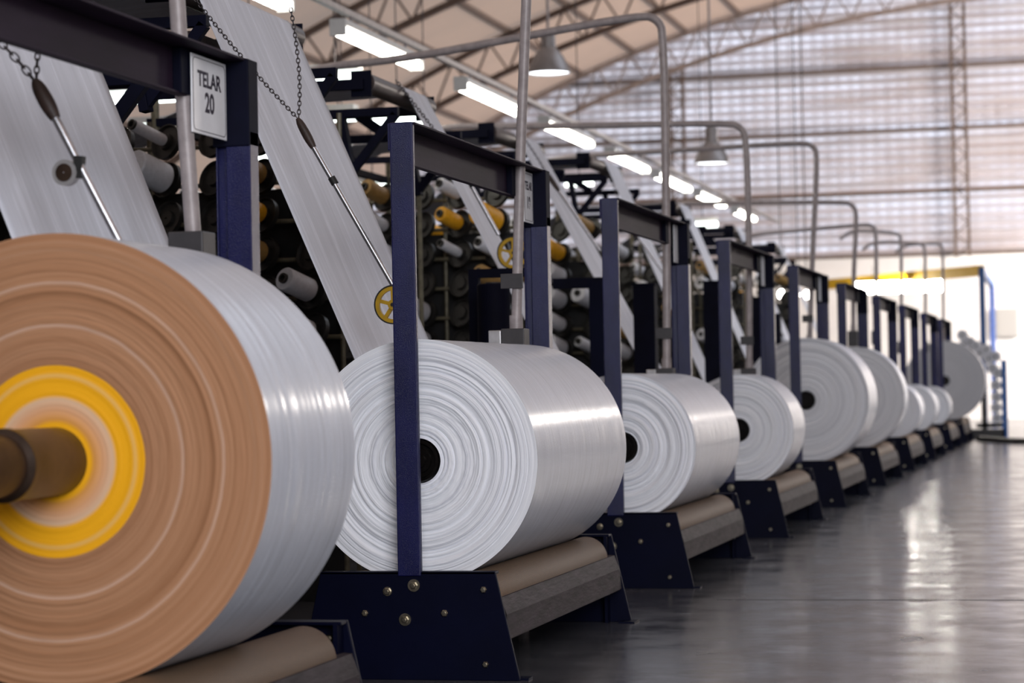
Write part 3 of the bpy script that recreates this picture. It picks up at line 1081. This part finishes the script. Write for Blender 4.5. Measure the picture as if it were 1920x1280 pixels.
cabinet(3, 17.8, (1400, 560, 1425), 'black box seen through the fourth winding frame')
cabinet(4, 20.5, (1440, 590, 1462), 'black box seen left of the fifth front upright')

# ------------------------------------------------------------------ creels with yarn bobbins
def make_bobbin(kind, rb, lb):
    t = bpy.data.objects.new('yarn_bobbin', None)
    C.objects.link(t)
    t.empty_display_size = 0.05
    t['category'] = 'yarn bobbin'
    # axis along -Y: root at the disc, tip towards the camera
    MB().lathe([(0.020, -lb), (rb * 0.92, -lb), (rb, -lb + 0.006), (rb, -0.012), (rb * 0.9, -0.004), (0.02, -0.004)], 28).build('yarn', M[kind], t, smooth='auto')
    MB().lathe([(0.012, -lb - 0.012), (0.020, -lb - 0.012), (0.020, -lb + 0.002), (0.012, -lb + 0.03), (0.0005, -lb + 0.032)], 18).build('core_tube', M['tube'], t, smooth='auto')
    t.rotation_euler = (math.radians(-17), 0, math.radians(-24))
    return t


PROTO = {}
SP, RSP = 0.195, 0.150
CREELS = [  # id, Y, right-hand X, columns, rows, bottom z
    (0, 8.75, -2.90, 6, 10), (1, 11.75, -2.91, 9, 10), (2, 14.75, -3.05, 9, 10), (3, 17.75, -3.02, 9, 10), (4, 5.85, -2.75, 4, 10), (5, 20.75, -3.05, 8, 10), (6, 23.75, -2.95, 8, 10)]
CNAME = {0: 'creel behind the wide web', 1: 'creel seen through TELAR 19 frame', 2: 'creel right of TELAR 19 upright', 3: 'creel seen through third frame', 4: 'creel at far left edge', 5: 'creel seen through fourth frame', 6: 'farthest creel seen through fifth frame'}
ORDN = ['top', 'second', 'third', 'fourth', 'fifth', 'sixth', 'seventh', 'eighth', 'ninth', 'tenth']
SPECIAL = {(0, 2, 3): None, (0, 2, 2): None, (0, 3, 3): None, (0, 1, 2): None, (0, 4, 0): ('bobw', (0.046, 0.15)), (0, 4, 1): ('bobw', (0.046, 0.15)), (0, 5, 0): ('bobw', (0.034, 0.15)),
           (0, 0, 3): ('bobw', (0.024, 0.17)), (0, 1, 3): ('bobw', (0.060, 0.17)), (0, 0, 1): None, (0, 0, 0): None, (0, 0, 2): None, (0, 1, 1): ('bobo', (0.044, 0.17)), (0, 2, 1): ('boby', (0.040, 0.17)), (0, 3, 1): ('bobo', (0.044, 0.17)),
           (0, 2, 0): None, (0, 3, 0): None, (0, 1, 0): None, (1, 1, 0): ('boby', (0.060, 0.15)), (1, 1, 1): ('boby', (0.040, 0.15)), (2, 1, 1): ('boby', (0.052, 0.15)), (1, 1, 2): None, (1, 1, 3): ('bobw', (0.034, 0.15)), (1, 0, 5): ('bobw', (0.056, 0.15))}
for cid, Y, xr, nc, nr in CREELS:
    t = thing('bobbin_creel', 'olive steel rack of black discs and yarn bobbins, ' + CNAME[cid], 'creel', (xr, Y, 0), 'bobbin creels between the looms')
    ztop = 1.80
    fr_ = MB()
    for c in range(0, nc + 1, 2):
        x = -c * SP + SP * 0.5
        fr_.tube([(x, 0.05, 0), (x, 0.05, ztop + 0.08)], 0.010, 8)
    fr_.build('upright_bars', M['olive'], t, smooth='auto')
    for r in range(nr):
        z = ztop - 0.01 - r * RSP
        MB().tube([(-nc * SP + SP * 0.5, 0.03, z - 0.02), (SP * 0.5, 0.03, z - 0.02)], 0.009, 8).build('cross_bar', M['olive'], t, smooth='auto')
    MB().box(-nc * SP + SP * 0.5, SP * 0.4, 0.10, 0.12, 0.0, 1.60).build('dark_backing', M['loomblack'], t)  # added dark sheet that blackens the gaps between discs
    disc0 = None
    for r in range(nr):
        for c in range(nc):
            x, z = -c * SP, ztop - 0.01 - r * RSP
            if disc0 is None:
                disc0 = MB().lathe([(0.004, -0.02), (0.03, -0.02), (0.034, -0.006), (0.062, -0.006), (0.068, -0.018), (0.072, -0.018), (0.072, 0.004), (0.004, 0.008)], 28).build('spindle_disc', M['disc'], t, smooth='auto')
                o = disc0
            else:
                o = disc0.copy()
                C.objects.link(o)
                o.parent = t
            o.location = (x, 0, z)
            o.rotation_euler = (math.radians(-17), 0, math.radians(-24))
    # bobbins on the spindles
    rb = random.Random(50 + cid)
    for r in range(nr):
        for c in range(nc):
            x, z = xr - c * SP, ztop - 0.01 - r * RSP
            v = rb.random()
            if v < 0.50 and not SPECIAL.get((cid, r, c)):
                continue
            if v < 0.86:
                kind, size = 'bobw', rb.choice([(0.026, 0.15), (0.034, 0.15), (0.046, 0.15), (0.056, 0.15)])
            elif v < 0.94:
                kind, size = 'boby', rb.choice([(0.040, 0.15), (0.052, 0.15)])
            else:
                kind, size = 'bobo', (0.044, 0.15)
            if cid == 0 and c <= 2 and kind == 'bobw' and r > 4:
                size = (0.034, 0.12)
            if (cid, r, c) in SPECIAL:
                if SPECIAL[(cid, r, c)] is None:
                    continue
                kind, size = SPECIAL[(cid, r, c)]
            key = (kind, size)
            rowt = ORDN[r] + ' row'
            colt = ('rightmost' if c == 0 else ORDN[c] + ' from right')
            cname = {'bobw': 'white', 'boby': 'yellow', 'bobo': 'ochre'}[kind]
            lab = '%s yarn bobbin, %s, %s, %s' % (cname, rowt, colt, CNAME[cid])
            loc = (x - 0.008, Y - 0.020, z + 0.006)
            if key not in PROTO:
                o = make_bobbin(kind, *size)
                PROTO[key] = o
                o.location = loc
                o['label'] = lab
                o['group'] = 'yarn bobbins on the creels'
            else:
                dup(PROTO[key], loc, lab, 'yarn bobbins on the creels')

# ------------------------------------------------------------------ fluorescent lamps over the row
LX, LZ = -4.2, 2.87
LAMPS = [(10.6, 12.27), (13.21, 14.84), (15.97, 17.71), (18.53, 20.28), (21.18, 22.94), (23.52, 25.45), (26.09, 27.91), (28.91, 30.5)]
LWH = ['cut by the top edge of the photo', 'largest fully in view, left of the pole', 'touching the tall pole of TELAR 19', 'just right of the TELAR 19 pole', 'above the third winding frame',
       'yellowish, crossed by the third pole', 'small and blurred, seventh along the line', 'smallest, at the end of the line']
for (ya, yb), who in zip(LAMPS, LWH):
    t = thing('fluorescent_lamp', 'fluorescent batten in the ceiling line, ' + who, 'lamp', (LX, (ya + yb) / 2, LZ), 'fluorescent battens in the line over the looms')
    h = (yb - ya) / 2
    MB().box(-0.05, 0.05, -h, h, 0.045, 0.09).build('housing', M['housing'], t, bevel=0.01)
    for k in (-1, 1):
        MB().tube([(0, k * h * 0.7, 0.09), (0, k * h * 0.7, 0.135)], 0.01, 8).build('hanger', M['conduit'], t)
        MB().box(-0.05, 0.05, k * (h + 0.01) - 0.01, k * (h + 0.01) + 0.01, -0.01, 0.09).build('end_cap', M['housing'], t, bevel=0.005)
        MB().tube([(0.028 * k, -h + 0.04, 0.02), (0.028 * k, h - 0.04, 0.02)], 0.022, 12).build('tube', M['lamp'], t, smooth='auto')
o = MB().bar((0, 8.0 - 20, 0), (0, 33 - 20, 0), 0.035, 0.035).build('cable_rail', M['conduit'], origin=(0, 0, 0))
o.location = (LX, 20, LZ + 0.150)
tag(o, 'grey straight rail carrying the line of fluorescent battens', 'rail')


def pendant(x, y, Y, wpx, label):
    c = at(x, y, Y)
    dist = (c - Vector((0, 0, CAM_H))).length
    r = wpx / 2 * dist / F_PX
    t = thing('pendant_lamp', label, 'lamp', tuple(c), 'bell pendant lamps')
    MB().lathe([(r, 0.0), (r, 0.015), (r * 0.93, 0.06), (r * 0.72, 0.14), (r * 0.5, 0.195), (r * 0.36, 0.22), (r * 0.34, 0.36), (r * 0.2, 0.38), (0.0001, 0.39)], 40, axis='Z').build('shade', M['pend'], t, smooth='auto')
    MB().lathe([(0.0001, 0.012), (r * 0.96, 0.012), (r * 0.96, 0.02)], 40, axis='Z').build('glowing_face', M['pend_in'], t, smooth='auto')
    top = roof_z(c.x) - c.z - 0.1
    MB().tube([(0, 0, 0.38), (0, 0, top)], 0.012, 8).build('hanging_rod', M['conduit'], t)
    return t


pendant(1029, 138, 20, 80, 'bell pendant lamp under the roof right of the TELAR 19 pole')
pendant(1335, 307, 24, 66, 'bell pendant lamp farther off, against the foil wall')

# battens of the next rows, seen small on the left
FAR = [((150, 172), (342, 198), 12.0, 'long, behind the TELAR 20 sign'), ((246, 240), (345, 247), 14.0, 'short, under the long one beside the TELAR 20 sign'),
       ((100, -4), (222, 2), 10.5, 'at the top left corner above the crossbeam'), ((438, 286), (504, 297), 15.0, 'right of the TELAR 20 rear upright'),
       ((600, 218), (668, 222), 15.0, 'right of the wide web, left of the TELAR 19 upright'), ((622, 290), (662, 292), 17.0, 'small, under the one right of the wide web'),
       ((655, 350), (742, 356), 17.0, 'low, right of the wide web'), ((580, 142), (676, 150), 14.0, 'broad and pale above the take-up stand'),
       ((785, 368), (812, 370), 19.0, 'short, just right of the TELAR 19 upright'), ((700, 224), (790, 232), 17.0, 'behind the top of the TELAR 19 upright'),
       ((1060, 340), (1112, 347), 22.0, 'pale, between second and third frames'), ((1290, 418), (1345, 425), 28.0, 'between the third and fourth frames')]
for a, b, Y, who in FAR:
    A, B = at(*a, Y), at(*b, Y)
    B.z = A.z * 0.5 + B.z * 0.5
    A.z = B.z
    c = (A + B) / 2
    t = thing('fluorescent_lamp', 'cross-hung fluorescent batten, ' + who, 'lamp', tuple(c), 'cross-hung fluorescent battens of the next rows')
    MB().tube([A - c, B - c], 0.030, 12).build('tube', M['lampcool'], t, smooth='auto')
    MB().bar(A - c + Vector((0, 0.0, 0.06)), B - c + Vector((0, 0, 0.06)), 0.10, 0.04).build('housing', M['housing'], t)
    top = roof_z(c.x) - c.z - 0.05
    MB().tube([(0, 0, 0.08), (0, 0, top)], 0.005, 6).build('hanging_wire', M['chain'], t)

# ------------------------------------------------------------------ gantry and the machine at the far end
A, B = at(1538, 535, 41.9), at(1840, 507, 38.0)
zt = B.z
t = thing('gantry', 'blue gantry frame with yellow crossbeam at the far end of the hall', 'gantry', (B.x, B.y, 0))
loc = Vector((B.x, B.y, 0))
MB().bar(Vector((A.x, A.y, zt)) - loc, Vector((B.x, B.y, zt)) - loc, 0.12, 0.17).build('crossbeam', M['gyellow'], t)
MB().box(-0.04, 0.05, -0.05, 0.05, 0, zt + 0.05).build('upright', M['gblue'], t)
q = at(1860, 534, 43.0) - loc
MB().box(q.x - 0.05, q.x + 0.04, q.y - 0.05, q.y + 0.05, 0, q.z).build('upright', M['gblue2'], t)
MB().bar((0, 0, zt), (q.x, q.y, q.z), 0.08, 0.10).build('top_rail', M['gblue'], t)
MB().box(A.x - loc.x - 0.05, A.x - loc.x + 0.05, A.y - loc.y - 0.05, A.y - loc.y + 0.05, 0, zt).build('upright', M['gblue'], t)
for (x0, x1, y, Y, who) in ((1602, 1765, 534, 39.5, 'upper'), (1608, 1768, 546, 40.5, 'lower')):
    A, B = at(x0, y, Y), at(x1, y, Y)
    B.z = A.z
    c = (A + B) / 2
    t = thing('fluorescent_lamp', 'very bright fluorescent batten hung under the yellow beam, ' + who + ' of two', 'lamp', tuple(c))
    MB().tube([A - c, B - c], 0.04, 12).build('tube', M['lampfar'], t, smooth='auto')
    MB().bar(A - c + Vector((0, 0, 0.055)), B - c + Vector((0, 0, 0.055)), 0.10, 0.03).build('housing', M['housing'], t)
    for k in (-0.4, 0.4):
        MB().tube([(k, 0, 0.06), (k, 0, 0.3)], 0.005, 6).build('hanging_wire', M['chain'], t)
for i, (x, y, Y, s_) in enumerate(((1465, 552, 30, 0.045), (1497, 548, 30, 0.04), (1512, 553, 31, 0.045))):
    c = at(x, y, Y)
    t = thing('bare_bulb', 'glowing bulb hanging between the distant frames, ' + ('left', 'middle', 'right')[i] + ' of three', 'bulb', tuple(c))
    MB().lathe([(0.0001, -s_), (s_ * 0.6, -s_ * 0.85), (s_, -s_ * 0.2), (s_ * 0.9, s_ * 0.4), (s_ * 0.4, s_ * 1.1), (0.0001, s_ * 1.3)], 20, axis='Z').build('bulb_glass', M['lampfar'], t, smooth='auto')
    MB().tube([(0, 0, s_), (0, 0, roof_z(c.x) - c.z - 0.05)], 0.006, 6).build('cord', M['cable'], t)

c = at(1880, 818, 34.5)
Ym = 33.0
base = at(1845, 800, Ym)
t = thing('roll_magazine', 'dark blue rack of small white rolls past the grey roll', 'rack', (base.x, Ym, 0))
px = at(1882, 675, Ym)
MB().box(px.x - base.x - 0.035, px.x - base.x + 0.035, -0.1, 0.1, 0, px.z).build('upright', M['gblue'], t)
x2 = at(1846, 720, Ym)
MB().box(x2.x - base.x - 0.05, x2.x - base.x + 0.02, 0.0, 0.1, 0, x2.z).build('upright', M['loomblack'], t)
MB().box(-0.3, px.x - base.x, -0.1, 0.3, 0.0, 0.12).box(-0.1, px.x - base.x + 0.03, 0.0, 0.1, 0.14, 0.2).build('base', M['loomblack'], t)
MB().bar(at(1802, 640, Ym) - Vector((base.x, Ym - 0.12, 0)), at(1872, 690, Ym) - Vector((base.x, Ym - 0.12, 0)), 0.03).bar(at(1866, 690, Ym) - Vector((base.x, Ym - 0.12, 0)), at(1870, 800, Ym) - Vector((base.x, Ym - 0.12, 0)), 0.03).build('rail', M['loomblack'], t)
pr = None
for i, (x, y) in enumerate(((1804, 628), (1808, 645), (1818, 641), (1830, 648), (1836, 662), (1849, 655), (1853, 672), (1866, 668), (1860, 690), (1870, 700), (1867, 722), (1868, 744), (1867, 764), (1869, 784))):
    c = at(x, y, Ym - 0.1)
    if pr is None:
        pr = thing('small_roll', '', 'roll', tuple(c), 'small white rolls in the far rack')
        MB().lathe([(0.018, 0.0), (0.070, 0.0), (0.073, 0.004), (0.073, 0.2), (0.018, 0.2)], 24).build('wound_film', M['bobw'], pr, smooth='auto')
        MB().lathe([(0.0005, 0.01), (0.018, 0.01), (0.018, 0.0)], 16).build('core', M['tube'], pr)
        o = pr
    else:
        o = dup(pr, tuple(c), '')
    o['label'] = 'small white roll in the far dark blue rack, ' + (ORDN[i] + ' along its upper slope' if i < 8 else ORDN[i - 8] + ' in its upright column')

q = at(1888, 605, YW - 0.1)
o = MB().box(-0.22, 0.22, 0, 0.16, -0.28, 0.28).box(-0.19, 0.19, -0.01, 0, -0.25, 0.25).build('wall_cabinet', M['greybox'], bevel=0.01)
o.location = (q.x, YW - 0.16, q.z)
tag(o, 'grey electrical cabinet on the white far wall at the right', 'cabinet')
c0, c1, c2 = at(1835, 822, 31.5), at(1880, 828, 30.5), at(1935, 833, 29.5)
P = [Vector((p.x, p.y, 0.035)) for p in (c0, c1, c2)]
P.append(Vector((P[-1].x + 3, P[-1].y - 0.4, 0.035)))
o = MB().tube([p - P[0] for p in smooth_path(P)], 0.035, 10).build('floor_hose', M['cable'], smooth='auto')
o.location = P[0]
tag(o, 'thick black hose lying across the floor at the far right', 'hose')
